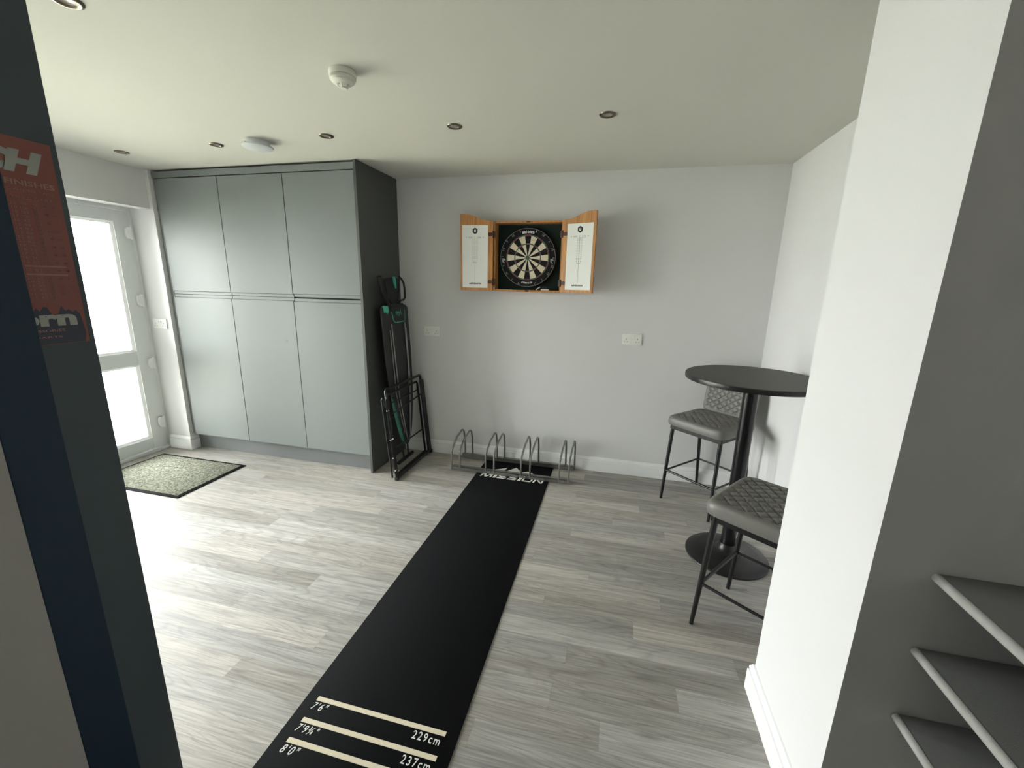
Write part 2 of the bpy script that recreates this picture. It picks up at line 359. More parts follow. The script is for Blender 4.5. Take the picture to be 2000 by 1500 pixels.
# ------------------------------------------------------------------ glazed double door
def door_leaf(name, y_hinge, y_free, hinge_side):
    """upvc leaf; hinges on the y_hinge stile"""
    d = bpy.data.objects.new(name, None); COL.objects.link(d); d.location = (XD, y_hinge, .03); d['kind'] = 'structure'; PINV[d.name] = Matrix.Translation(-Vector(d.location))
    a, c = min(y_hinge, y_free), max(y_hinge, y_free); st = .115
    bm = new(); xf, xk = XD+.0, XD-.07
    for (y0, y1, z0, z1) in ((a, a+st, .035, 2.035), (c-st, c, .035, 2.035), (a+st-.001, c-st+.001, 1.945, 2.035), (a+st-.001, c-st+.001, .035, .135), (a+st-.001, c-st+.001, .79, .905)):
        bx(bm, xk, xf, y0, y1, z0, z1, bev=.003)
    obj('sash', bm, 'pvc', d)
    for z0, z1 in ((.135, .79), (.905, 1.945)):
        bm = new()      # sloping glazing bead
        w = .018
        for (p0, p1, q0, q1) in (((a+st, z0), (c-st, z0), (c-st-w, z0+w), (a+st+w, z0+w)), ((c-st, z0), (c-st, z1), (c-st-w, z1-w), (c-st-w, z0+w)),
                                 ((c-st, z1), (a+st, z1), (a+st+w, z1-w), (c-st-w, z1-w)), ((a+st, z1), (a+st, z0), (a+st+w, z0+w), (a+st+w, z1-w))):
            f = [bm.verts.new((XD-.006, p[0], p[1])) for p in (p0, p1)] + [bm.verts.new((XD-.022, p[0], p[1])) for p in (q0, q1)]
            g = [bm.verts.new(v.co+Vector((-.012, 0, 0))) for v in f]
            bm.faces.new(f); bm.faces.new(g[::-1])
            for i in range(4): bm.faces.new((f[i], g[i], g[(i+1) % 4], f[(i+1) % 4]))
        obj('glazing_bead', bm, 'gloss', d, smooth=False)
        box_obj('glass_pane', 'glass', d, XD-.044, XD-.036, a+st-.005, c-st+.005, z0-.005, z1+.005)
    sg = 1 if hinge_side > 0 else -1
    if True:
        for z in (1.868, 1.328, .792, .255):
            bm = new(); y = y_hinge-.010*sg
            tube(bm, [(XD+.012, y, z-.052), (XD+.012, y, z+.052)], .0105, 14)
            pts = [(0, -.045), (0, .045)]+[(-(.040-.006*(q/4)**2*1.0), .045-.09*(i+.5)/8) for i, q in enumerate((3, 1.5, .5, 0, 0, .5, 1.5, 3))]
            pts = [(0, -.045), (0, .045), (-.028, .045), (-.038, .03), (-.042, 0), (-.038, -.03), (-.028, -.045)]
            prism(bm, [(px*sg, py) for px, py in pts], .022, frame((XD+.001, y, z), (0, 1, 0), (0, 0, 1)))
            bx(bm, XD+.0, XD+.016, y, y+.014*sg, z-.05, z+.05) if sg > 0 else bx(bm, XD, XD+.016, y-.014, y, z-.05, z+.05)
            obj('hinge', bm, 'gloss', d)
    return d
door_leaf('door_1', YJ-.028, -1.378, 1)
l2 = door_leaf('door_2', -2.172, -1.388, -1)
bm = new()
bx(bm, XD-.072, XD-.004, YJ-.026, YJ, 0, 2.068); bx(bm, XD-.072, XD-.004, -2.20, -2.174, 0, 2.068)
bx(bm, XD-.072, XD-.004, -2.174, YJ-.026, 2.038, 2.068); bx(bm, XD-.072, XD+.012, -2.174, YJ-.026, 0, .030, bev=.003)
bx(bm, XD-.072, XD-.004, -1.388, -1.378, .03, 2.038)
struct('door_frame', bm, 'pvc')
b = new()
for (y0, y1, z0, z1) in ((-2.72, -2.66, 0, 2.066), (-2.30, -2.24, 0, 2.066), (-2.66, -2.30, 2.006, 2.066), (-2.66, -2.30, 0, .07), (-2.66, -2.30, .80, .86)): bx(b, XD-.07, XD-.004, y0, y1, z0, z1, bev=.003)
wf = struct('window_2', b, 'pvc'); b = new(); bx(b, XD-.044, XD-.036, -2.665, -2.295, .065, 2.01); sub('glass_pane', b, 'glass', wf, smooth=False)
bm = new(); bx(bm, XL-.12, XL-.002, -2.2, YJ, 2.056, 2.0675)   # plastered soffit lip
struct('trim_2', bm, 'wall', smooth=False)

# ------------------------------------------------------------------ tall cupboards
def slab_door(bm, x0, x1, z0, z1, lip):
    """22 mm slab with a J-shaped finger groove on its lip edge ('top' or 'bottom')"""
    t = .021; y = CF
    s = 1 if lip == 'bottom' else -1
    e = z0 if lip == 'bottom' else z1; far = z1 if lip == 'bottom' else z0
    prof = [(y, far), (y, e+s*.026), (y+.0015, e+s*.0245), (y+.011, e+s*.020), (y+.011, e), (y+t, e), (y+t, far)]
    b = new(); A = [b.verts.new((x0, p[0], p[1])) for p in prof]; B = [b.verts.new((x1, p[0], p[1])) for p in prof]; n = len(prof)
    b.faces.new(A); b.faces.new(B[::-1])
    for i in range(n): b.faces.new((A[i], B[i], B[(i+1) % n], A[(i+1) % n]))
    bmesh.ops.recalc_face_normals(b, faces=b.faces[:]); merge(bm, b)
xs_ = [CX0, -1.840, -1.252, CX1]
labs = ['leftmost tall grey cupboard with two handleless doors, beside the glazed door',
        'middle tall grey cupboard with a small round smudge on its lower door',
        'rightmost tall grey cupboard with two handleless doors, beside the dark end panel']
for i in range(3):
    x0, x1 = xs_[i], xs_[i+1]
    t = thing('tall_cupboard', labs[i], 'cupboard', ((x0+x1)/2, -.28, .15), 'fitted tall grey cupboards')
    bm = new(); g = .0005
    bx(bm, x0+g, x0+.018, -.540, -.004, .15, 2.28); bx(bm, x1-.018, x1-g, -.545, -.004, .15, 2.28); bx(bm, x0+.018, x1-.018, -.545, -.004, .15, .168)
    bx(bm, x0+.018, x1-.018, -.545, -.004, 2.262, 2.28); bx(bm, x0+.018, x1-.018, -.012, -.004, .168, 2.262); bx(bm, x0+.018, x1-.018, -.545, -.02, 1.380, 1.398)
    obj('carcass', bm, 'dark', t, smooth=False)  # boards coloured near black so the gaps between doors read as shade
    gp = (0, 0, .004)[i]
    bm = new(); slab_door(bm, x0+.0032, x1-.0032, 1.392+gp, 2.280, 'bottom'); obj('upper_door', bm, 'cab', t, ang=25)
    bm = new(); slab_door(bm, x0+.0032, x1-.0032, .148, 1.388-gp, 'top'); obj('lower_door', bm, 'cab', t, ang=25)
    if i == 1:
        bm = new(); lathe(bm, [(0, .0006), (.014, .0006), (.014, 0)], 20, (-1.352, CF, 1.048), 'y'); obj('smudge', bm, 'plinth', t)
b = new(); bx(b, -2.470, CX1, -.508, -.49, 0, .1475); tag(obj('cupboard_plinth', b, 'plinth', smooth=False), 'continuous grey plinth board under the tall cupboards', 'plinth')
b = new(); bx(b, -2.470, CX1, CF+.001, CF+.02, 2.2870, 2.333); tag(obj('filler_panel', b, 'cab', smooth=False), 'narrow grey filler strip above the cupboard doors, just below the ceiling', 'panel')
b = new(); bx(b, -2.470, CX0-.003, -.556, -.02, .148, 2.284); tag(obj('filler_panel', b, 'cab', smooth=False), 'narrow upright grey filler between the glazed door wall and the leftmost cupboard', 'panel')
b = new(); bx(b, CX1+.0015, -.638, CF-.006, -.001, 0, H-.002, bev=.001); tag(obj('end_panel', b, 'cabend', smooth=False), 'tall dark grey end panel closing the right side of the cupboards', 'panel')

# ------------------------------------------------------------------ doormat
t = thing('doormat', 'speckled green grey doormat with a dark rubber edge by the glazed door', 'doormat', (-2.16, -1.035, 0))
bm = new(); bx(bm, -2.605, -1.722, -1.325, -.742, 0.0005, .006, bev=.002); obj('rubber_edge', bm, 'mat', t)
bm = new(); bx(bm, -2.580, -1.748, -1.300, -.767, .005, .0095, bev=.002); obj('pile', bm, 'doormat', t)

# ------------------------------------------------------------------ darts throw mat
MX, MY = .1719, -.0409
t = thing('darts_mat', 'long black darts throw mat with cream oche lines and lettering', 'mat', (MX+.3, MY-1.5, 0))
bm = new(); bx(bm, MX, MX+.6, MY-3.0, MY, .0005, .0045, bev=.0012); obj('rubber_sheet', bm, 'mat', t)
ZT = .0046
def onmat(x, y): return frame((x, y, ZT+.0002), (1, 0, 0), (0, 1, 0))
for d in (2.29, 2.37, 2.44):
    bm = new(); y = MY-d; bx(bm, MX+.045, MX+.555, y-.0165, y, ZT-.0001, ZT+.0004); o = obj('oche_line', bm, 'cream', t); 
def mt(s, x0, x1, y0, y1, **k):
    bm = new(); text_bm(bm, s, .04, onmat(0, 0), fit=(x0, x1, y0, y1), offset=.0003, space=1.3, **k); return obj('lettering', bm, 'whitep', t, smooth=False)
l1, l2_, l3 = MY-2.29, MY-2.37, MY-2.44
mt("7'6\"", MX+.045, MX+.106, l1-.049, l1-.021, shear=.3); mt("229cm", MX+.445, MX+.545, l1-.050, l1-.022)
mt("7'9\u00be\"", MX+.045, MX+.130, l2_-.049, l2_-.021, shear=.3); mt("237cm", MX+.445, MX+.545, l2_-.050, l2_-.022)
mt("8'0\"", MX+.045, MX+.110, l3-.049, l3-.021, shear=.3); mt("244cm", MX+.445, MX+.545, l3-.050, l3-.022)
def block_word(bm, x0, y0, w, h, word):
    """wide heavy block capitals; strokes given in a unit cell"""
    a, t = .17, .24
    G = {'I': (.32, [[(0, 0), (.30, 0), (.30, 1), (0, 1)]]),
         'M': (1.25, [[(0, 0), (a, 0), (a+.05, 1), (.05, 1)], [(.05, 1), (.28, 1), (.66, .22), (.55, 0), (.50, 0)], [(.97, 1), (1.2, 1), (.70, 0), (.55, 0), (.60, .22)], [(1.2, 1), (1.03, 1), (1.03, 0), (1.2, 0)]]),
         'N': (1.0, [[(0, 0), (a, 0), (a, 1), (0, 1)], [(0, 1), (.22, 1), (.97, 0), (.75, 0)], [(.80, 0), (.97, 0), (.97, 1), (.80, 1)]]),
         'S': (1.0, [[(.04, 1-t), (.10, 1), (.95, 1), (.95, 1-t)], [(.02, .39), (.02, .94), (.10, 1), (.02+a, .98), (.02+a, .39)], [(.02, .39), (.95, .39), (.95, .61), (.02, .61)], [(.95-a, .02), (.90, 0), (.95, .06), (.95, .61), (.95-a, .61)], [(0, 0), (.90, 0), (.95, t), (0, t)]]),
         'O': (1.05, [[(.08, 0), (.92, 0), (1.0, .12), (1.0, t), (0, t), (0, .12)], [(0, 1-t), (1.0, 1-t), (1.0, .88), (.92, 1), (.08, 1), (0, .88)], [(0, .1), (a, .1), (a, .9), (0, .9)], [(1-a, .1), (1, .1), (1, .9), (1-a, .9)]])}
    tot = sum(G[c][0]+.10 for c in word)-.10; k = (w-h*.18)/tot; x = x0
    for c in word:
        for p in G[c][1]: prism(bm, [(x+u*k+v*h*.18, y0+v*h) for u, v in p], .0005, onmat(0, 0))
        x += (G[c][0]+.10)*k
bm = new(); block_word(bm, .213, -.384, .527, .072, 'MISSION'); obj('lettering', bm, 'whitep', t, smooth=False)
bm = new()
for tri in ([(.385, -.262), (.468, -.148), (.548, -.262)], [(.302, -.235), (.392, -.176), (.383, -.235)], [(.535, -.225), (.575, -.195), (.64, -.24), (.555, -.24)]):
    prism(bm, tri, .0005, onmat(0, 0))
obj('mountain_emblem', bm, 'whitep', t, smooth=False)

# ------------------------------------------------------------------ cycle rack
t = thing('cycle_rack', 'low galvanised four bay floor bicycle rack standing over the mat end', 'rack', (.44, -.19, 0))
for nm, yc in (('front_rail', -.318), ('rear_rail', -.050)):
    bm = new(); x0, x1 = (-.055, .945)
    for (a, c, z0, z1) in ((yc-.018, yc+.018, .034, .037), (yc-.018, yc-.015, .007, .037), (yc+.015, yc+.018, .007, .037)): bx(bm, x0, x1, a, c, z0, z1)
    obj(nm, bm, 'steel', t, smooth=False)
HX = [-.048, .022, .249, .318, .545, .619, .853, .928]
for k, x in enumerate(HX):
    dx = .02
    ctrl = [(-.332, .008), (-.332, .165)]
    for q in range(1, 5): a = q/5; ctrl.append((-.332+.010*a*a*1.2, .165+.018*a))
    ctrl += [(-.300, .202), (-.225, .258)]
    for q in range(0, 9):
        a = math.pi*.70*(1-q/8)-.02; ctrl.append((-.125+.048*math.cos(a)*1.0-.002, .236+.050*math.sin(a)))
    ctrl += [(-.066, .20), (-.060, .10), (-.055, .008)]
    bm = new(); tube(bm, [(x+dx*(y+.332)/.27, y, z) for y, z in ctrl], .0075, 12); obj('hoop', bm, 'steel', t, ang=60)
for k in range(4):
    for yc, z in ((-.336, .022), (-.069, .022)):
        bm = new(); xc = (HX[2*k]+HX[2*k+1])/2+(0 if yc < -.2 else .02)
        lathe(bm, [(0, .006), (.005, .005), (.0065, .002), (.0065, 0)], 12, (xc, yc, z), 'y'); obj('bolt', bm, 'bright', t)

# ------------------------------------------------------------------ bar table
t = thing('bar_table', 'tall round charcoal bistro table on a black column and disc base', 'table', (1.925, -.975, 0))
TC = (1.925, -.975)
bm = new(); lathe(bm, [(0, 1.050), (.331, 1.050), (.334, 1.053), (.335, 1.060), (.335, 1.068), (.333, 1.074), (.330, 1.076), (0, 1.076)], 96, (TC[0], TC[1], 0)); obj('table_top', bm, ['tabletop'], t, ang=30)
bm = new(); lathe(bm, [(.3352, 1.051), (.3362, 1.056), (.3362, 1.068), (.3352, 1.073)], 96, (TC[0], TC[1], 0)); obj('edge_band', bm, 'black', t)
bm = new(); lathe(bm, [(0, 1.049), (.11, 1.049), (.11, 1.044), (.038, 1.040), (.038, .06), (0, .06)], 40, (TC[0], TC[1], 0)); obj('column', bm, 'pole', t, ang=40)
bm = new(); lathe(bm, [(0, .085), (.043, .085), (.047, .07), (.060, .045), (.10, .030), (.17, .018), (.218, .010), (.222, .006), (.222, 0.001), (0, 0.001)], 80, (TC[0], TC[1], 0)); obj('base', bm, 'black', t, ang=50)

# ------------------------------------------------------------------ quilted bar stools (local axes: +Y is the way the sitter faces)
def quilt(u, v, pitch):
    def g(w):
        f = abs((w/pitch) % 1-.5)*2        # 1 on a seam
        return math.exp(-((1-f)/.20)**2)
    return max(g(u+v), g(u-v))
def cushion(w, d, h, pitch, n=84, depth=.008, margin=.88):
    """pillow, w along x, d along y, top at z=h; quilting on the top"""
    bm = new(); top = []; e = 9.0
    for i in range(n+1):
        row = []
        for j in range(n+1):
            a, c = -1+2*i/n, -1+2*j/n
            # square to superellipse
            m_ = max(abs(a), abs(c)); q = (abs(a)**e+abs(c)**e)**(1/e)
            s = m_/q if q > 0 else 1
            x, y = a*s*w/2, c*s*d/2
            edge = max(0, (m_-.90)/.10); z = h-(.020*(1-math.sqrt(max(0, 1-edge**2)))) + .006*(1-m_**2)
            if m_ < margin: z -= depth*quilt(x, y, pitch)*min(1, (margin-m_)/.06)
            row.append(bm.verts.new((x, y, z)))
        top.append(row)
    for i in range(n):
        for j in range(n): bm.faces.new((top[i][j], top[i+1][j], top[i+1][j+1], top[i][j+1]))
    ring = [top[i][0] for i in range(n)]+[top[n][j] for j in range(n)]+[top[i][n] for i in range(n, 0, -1)]+[top[0][j] for j in range(n, 0, -1)]
    prev = ring
    for (sc, z) in ((1.004, h-.040), (1.0, h-.052), (.985, h-.060)):
        cur = [bm.verts.new((v.co.x*sc, v.co.y*sc, z)) for v in ring]
        for k in range(len(ring)): bm.faces.new((prev[k], cur[k], cur[(k+1) % len(ring)], prev[(k+1) % len(ring)]))
        prev = cur
    bm.faces.new(prev)
    return bm
def build_stool(label):
    t = thing('bar_stool', label, 'stool', (0, 0, 0), 'quilted grey bar stools', world=False)
    obj('seat', cushion(.432, .420, .640, .058), 'leather', t, ang=50)
    bm = cushion(.385, .43, .03, .056); 
    # bend the back cushion gently and stand it up
    for v in bm.verts:
        x, y, z = v.co; v.co = Vector((x*(1-.10*(y+.2)), -.215-.10*(y+.2)+z*.75+.25*x*x, .800+y*.80))
    bmesh.ops.recalc_face_normals(bm, faces=bm.faces[:])
    obj('backrest', bm, 'leather', t, ang=50)
    bm = new(); bx(bm, -.175, .175, .158, .180, .545, .581); bx(bm, -.175, .175, -.190, -.168, .545, .581)
    bx(bm, -.190, -.168, -.190, .180, .545, .581); bx(bm, .168, .190, -.190, .180, .545, .581); obj('seat_frame', bm, 'black', t, smooth=False)
    for s in (-1, 1):
        for y0, y1, nm in ((.162, .20, 'leg'), (-.178, -.245, 'leg')):
            bm = new(); tube(bm, [(s*.179, y0, .577), (s*.186, y0+(y1-y0)*.62, .225), (s*.190, y1, .006)], .0140, 16, r1=.0095); lathe(bm, [(0, .001), (.0095, .001), (.0095, .007), (0, .007)], 14, (s*.19, y1, 0)); obj(nm, bm, 'black', t, ang=50)
    bm = new(); z = .225
    fy, ry = .162+.038*.62, -.178-.067*.62
    tube(bm, [(-.186, fy, z), (.186, fy, z)], .0085, 12); obj('footrest', bm, 'black', t, ang=50)
    for s in (-1, 1):
        bm = new(); tube(bm, [(s*.186, fy, z), (s*.186, ry, z)], .007, 12); obj('stretcher', bm, 'black', t, ang=50)
    bm = new(); tube(bm, [(-.186, ry, z), (.186, ry, z)], .007, 12); obj('stretcher', bm, 'black', t, ang=50)
    return t
def copy_thing(root, label):
    r = root.copy(); COL.objects.link(r); r['label'] = label
    for ch in list(root.children):
        c = ch.copy(); COL.objects.link(c); c.parent = r
        for g in ch.children: e = g.copy(); COL.objects.link(e); e.parent = c
    return r
st1 = build_stool('grey quilted bar stool in the corner behind the round table')
st2 = copy_thing(st1, 'grey quilted bar stool in front of the round table, half hidden by the pillar')
def face(o, c, f): o.location = (c[0], c[1], 0); o.rotation_euler = (0, 0, math.atan2(-f[0], f[1]))
face(st1, (1.895, -.335), (-.68, -.735)); face(st2, (1.912, -1.553), (-.8, .6))

# ------------------------------------------------------------------ dartboard cabinet
t = thing('dartboard_cabinet', 'open oak dartboard cabinet with two white scoreboard doors on the back wall', 'cabinet', (.4985, 0, 1.473))
X0, X1, Z0, Z1, YC = .229, .768, 1.473, 1.998, -.100
bm = new()
bx(bm, X0, X0+.014, YC, -.001, Z0, Z1, bev=.001); bx(bm, X1-.014, X1, YC, -.001, Z0, Z1, bev=.001)
bx(bm, X0+.014, X1-.014, YC, -.001, Z0, Z0+.014, bev=.001); bx(bm, X0+.014, X1-.014, YC, -.001, Z1-.014, Z1, bev=.001)
obj('cabinet_box', bm, 'wood', t, smooth=False)
box_obj('felt_back', 'green', t, X0+.014, X1-.014, -.012, -.002, Z0+.014, Z1-.014)
for zz in (Z1-.012, Z0+.002):
    bm = new(); bx(bm, .487, .513, YC-.003, YC+.006, zz, zz+.011); obj('catch', bm, 'wood2', t)
def cab_door(hx, sgn, ang, name_lab):
    """door hinged at x=hx, extends in sgn*x; ang = how far it swings forward of the wall plane"""
    w, h = .262, .525
    # local: u outward from the hinge, v up, n toward the viewer
    u = Vector((sgn*math.cos(ang), -math.sin(ang), 0)); vz = Vector((0, 0, 1)); o = Vector((hx, YC-.002, Z0+.002))
    nrm = Vector((-sgn*math.sin(ang)*1.0, -math.cos(ang), 0))
    ux = u if sgn > 0 else -u                       # reading direction left to right
    fr = Matrix(((ux.x, 0, nrm.x, o.x), (ux.y, 0, nrm.y, o.y), (0, 1, 0, o.z), (0, 0, 0, 1)))
    out = [(0, 0), (w, 0), (w, h+.048), (w-.02, h+.050), (w-.05, h+.047)]
    for q in range(1, 9): a = q/9; out.append((w-.05-(w-.09)*a, h+.047-.047*(3*a*a-2*a**3)))
    out += [(.03, h), (0, h)]
    pts = [(sgn*a, b_) for a, b_ in out]
    bm = new(); prism(bm, pts, .018, fr)
    d = obj('cabinet_door', bm, 'wood', t, smooth=False)
    f2 = fr @ Matrix.Translation((0, 0, .018))
    a0, a1 = (.040, w-.018); x0, x1 = (a0, a1) if sgn > 0 else (-a1, -a0)
    bm = new(); b2 = new(); bx(b2, x0, x1, .022, .492, 0, .002); merge(bm, b2, f2); sub('scoreboard', bm, 'white', d, smooth=False)
    f3 = f2 @ Matrix.Translation((0, 0, .0022)); cx = (x0+x1)/2
    bm = new(); prism(bm, [(cx+.0225*math.cos(math.pi/2+k*math.pi/3), .450+.0245*math.sin(math.pi/2+k*math.pi/3)) for k in range(6)], .0004, f3)
    b3 = new(); text_bm(b3, 'unicorn', .03, f3, fit=(cx-.047, cx+.047, .048, .064), offset=.001); sub('lettering', b3, 'ink', d, smooth=False)
    sub('hexagon_logo', bm, 'ink', d, smooth=False)
    bm = new(); f4 = f3 @ Matrix.Translation((0, 0, .0006))
    prism(bm, [(cx-.007, .459), (cx-.002, .459), (cx-.002, .447), (cx+.002, .447), (cx+.002, .459), (cx+.007, .459), (cx+.007, .445), (cx+.003, .441), (cx-.003, .441), (cx-.007, .445)], .0003, f4)
    sub('logo_initial', bm, 'white', d, smooth=False)
    bm = new()
    for s_, xx, ww in (('D', -.072, .008), ('SCORE', -.052, .030), ('SCORE', .016, .030), ('D', .062, .008)):
        text_bm(bm, s_, .01, f3, fit=(cx+xx, cx+xx+ww, .398, .407))
    b2 = new(); bx(b2, cx-.0008, cx+.0008, .07, .41, 0, .0003); merge(bm, b2, f3)
    b2 = new(); bx(b2, cx-.05, cx+.05, .3935, .3943, 0, .0003); merge(bm, b2, f3)
    for k, s_ in enumerate(('20', '19', '18', '17', '16', '15', '14', '13', '12', '11', '10', '9', '8', '7', '6')):
        for xx in (-.016, .016):
            text_bm(bm, s_, .01, f3, fit=(cx+xx-.004, cx+xx+.004, .380-k*.0112, .3865-k*.0112))
        text_bm(bm, s_, .01, f3, fit=(cx-.004, cx+.004, .380-k*.0112, .3865-k*.0112))
    text_bm(bm, 'BULL', .01, f3, fit=(cx-.016, cx+.016, .210, .219))
    sub('printed_score_table', bm, 'inkg', d, smooth=False)
    for zz in (.070, .425):
        bm = new(); pts2 = [(sgn*(.004), zz-.012), (sgn*.034, zz-.014), (sgn*.038, zz), (sgn*.034, zz+.014), (sgn*.004, zz+.012)]
        prism(bm, pts2, .0025, f2)
        b2 = new(); tube(b2, [(0, zz-.026, 0), (0, zz+.026, 0)], .0055, 10); merge(bm, b2, f2)
        b2 = new(); bx(b2, *(sorted((0, -sgn*.020))), zz-.024, zz+.024, -.004, .001); merge(bm, b2, f2)
        sub('hinge', bm, 'wood2', d)
    return d
cab_door(X0-.003, -1, math.radians(4), 'left'); cab_door(X1+.003, 1, math.radians(20), 'right')

BC = Vector((.4904, -.050, 1.733))
t = thing('dartboard', 'round black and cream dartboard inside the open cabinet', 'dartboard', (BC.x, -.013, BC.z-.2255))
bm = new(); lathe(bm, [(0, -.036), (.2255, -.036), (.2255, -.003), (.223, 0), (0, 0)], 96, BC, 'y'); obj('backing_disc', bm, 'bblack', t)
def sector(bm, r0, r1, a0, a1, d0, d1, n=5):
    A = []; 
    for r in (r0, r1):
        for dd in (d0, d1): A.append([bm.verts.new(BC+Vector((r*math.sin(a0+(a1-a0)*k/n), -dd, r*math.cos(a0+(a1-a0)*k/n)))) for k in range(n+1)])
    for k in range(n):
        for P, Q in ((A[0], A[1]), (A[1], A[3]), (A[3], A[2]), (A[2], A[0])): bm.faces.new((P[k], P[k+1], Q[k+1], Q[k]))
    for k in (0, n): bm.faces.new((A[0][k], A[1][k], A[3][k], A[2][k]))
seg = math.pi/10
bm = new(); SL = ['bblack', 'bcream', 'bred', 'bgreen']
def seg_(r0, r1, a0, a1, c, d1=.0012, n=5):
    k0 = len(bm.faces); sector(bm, r0, r1, a0, a1, 0, d1, n); bm.faces.ensure_lookup_table()
    for f in bm.faces[k0:]: f.material_index = SL.index(c)
for k in range(20):
    a0 = (k-.5)*seg; a1 = a0+seg; c1, c2 = ('bblack', 'bred') if k % 2 == 0 else ('bcream', 'bgreen')
    for (q0, q1, c) in ((.0159, .099, c1), (.107, .162, c1), (.099, .107, c2), (.162, .170, c2)): seg_(q0, q1, a0, a1, c)
seg_(.0064, .0159, 0, 2*math.pi-1e-4, 'bgreen', .0012, 24); seg_(.0002, .0064, 0, 2*math.pi-1e-4, 'bred', .0014, 16)
bmesh.ops.remove_doubles(bm, verts=bm.verts[:], dist=.00002)
obj('playing_face', bm, SL, t, smooth=False)
bm = new()
for r, w in ((.0064, .0006), (.0159, .0006), (.099, .0006), (.107, .0006), (.162, .0006), (.170, .0007)):
    tube(bm, [BC+Vector((r*math.cos(2*math.pi*q/64), -.0018, r*math.sin(2*math.pi*q/64))) for q in range(64)], w, 5, closed=True)
for k in range(20):
    a = (k+.5)*seg; tube(bm, [BC+Vector((r*math.sin(a), -.0018, r*math.cos(a))) for r in (.0159, .172)], .0005, 5)
obj('spider_wires', bm, 'wire', t)
bm = new(); tube(bm, [BC+Vector((.218*math.cos(2*math.pi*q/96), -.004, .218*math.sin(2*math.pi*q/96))) for q in range(96)], .0013, 6, closed=True)
for k, num in enumerate((20, 1, 18, 4, 13, 6, 10, 15, 2, 17, 3, 19, 7, 16, 8, 11, 14, 9, 12, 5)):
    a = k*seg; c = BC+Vector((.2050*math.sin(a), -.003, .2050*math.cos(a))); ux = Vector((math.cos(a), 0, -math.sin(a))); uy = Vector((math.sin(a), 0, math.cos(a)))
    if num in (20, 3): continue
    text_bm(bm, str(num), .02, frame(c, ux, uy), fit=(-.0045*len(str(num)), .0045*len(str(num)), -.009, .008))
obj('number_ring', bm, 'wire', t)
def arc_text(bm, s, r, a_mid, step, h, w, up=1):
    n = len(s)
    for i, ch in enumerate(s):
        a = a_mid+up*(i-(n-1)/2)*step; c = BC+Vector((r*math.sin(a), -.0008, r*math.cos(a)))
        ux = Vector((math.cos(a), 0, -math.sin(a)))*up; uy = Vector((math.sin(a), 0, math.cos(a)))*up
        ww = w*(.4 if ch in 'iI' else 1); text_bm(bm, ch, .02, frame(c, ux, uy), fit=(-ww/2, ww/2, -h/2, h/2*(1.0 if ch != 'i' else 1.35)), offset=.0012)
bm = new(); arc_text(bm, 'unicorn', .191, 0, .072, .018, .0125); obj('lettering', bm, 'whitep', t, smooth=False); bm = new(); arc_text(bm, 'STRIKER', .191, math.pi, .068, .012, .0105, -1); obj('lettering', bm, 'whitep', t, smooth=False)
for s in (-1, 1):
    bm = new(); a = s*math.radians(97); c = BC+Vector((.193*math.sin(a), -.0006, .193*math.cos(a)))
    pts = [(-.012, .016), (.004, .018), (.013, .010), (.012, -.002), (.004, .004), (-.002, -.002), (.002, -.012), (.010, -.014), (.004, -.019), (-.008, -.014), (-.013, -.002)]
    prism(bm, pts, .0005, frame(c, (1, 0, 0), (0, 0, 1)))
    obj('horse_head_emblem', bm, 'wire', t, smooth=False)
# things lying on the cabinet floor
ZB = Z0+.0142
bm = new(); bx(bm, .622, .668, -.094, -.070, ZB, ZB+.030, bev=.004); tag(obj('board_eraser', bm, 'blackm'), 'small dark board eraser at the bottom right inside the dartboard cabinet', 'eraser')
bm = new(); tube(bm, [(.612, -.094, ZB+.005), (.672, -.0965, ZB+.005)], .0045, 12); tag(obj('chalk_stick', bm, 'white', ang=50), 'white stick lying flat at the bottom right of the dartboard cabinet', 'chalk', 'white sticks in the dartboard cabinet')
bm = new(); tube(bm, [(.574, -.094, ZB+.005), (.603, -.080, ZB+.026)], .004, 12); tag(obj('chalk_stick', bm, 'white', ang=50), 'white stick leaning at a slant beside the eraser in the dartboard cabinet', 'chalk', 'white sticks in the dartboard cabinet')

# ------------------------------------------------------------------ double sockets
def socket(c, ux, nrm, label, w=.146, h=.086):
    """c centre on the wall, ux to the reader's right, nrm out of the wall"""
    t = thing('wall_socket', label, 'socket', c, 'white double sockets')
    f = frame(c, ux, (0, 0, 1)); 
    bm = new(); bx(bm, -w/2, w/2, -h/2, h/2, .0002, .009, bev=.003, mtx=f); obj('face_plate', bm, 'socket', t)
    for s in (-1, 1):
        bm = new()
        for (x, y, ww, hh) in ((0, .009, .0035, .009), (-.011, -.012, .0075, .0035), (.011, -.012, .0075, .0035)):
            bx(bm, s*.043+x-ww/2, s*.043+x+ww/2, y-hh/2-.006, y+hh/2-.006, .0085, .0095, mtx=f)
        obj('pin_holes', bm, 'hole', t)
        bm = new(); bx(bm, s*.013-.0075, s*.013+.0075, .008, .028, .0085, .0125, bev=.001, mtx=f); obj('rocker_switch', bm, 'socket', t)
socket((-.349, 0, 1.119), (1, 0, 0), (0, -1, 0), 'white double socket on the back wall just right of the ironing board')
socket((1.329, 0, 1.130), (1, 0, 0), (0, -1, 0), 'white double socket on the back wall to the right, above the cycle rack end')
socket((-2.601, YJ, 1.135), (1, 0, 0), (0, -1, 0), 'white socket on the bright jamb beside the glazed door')

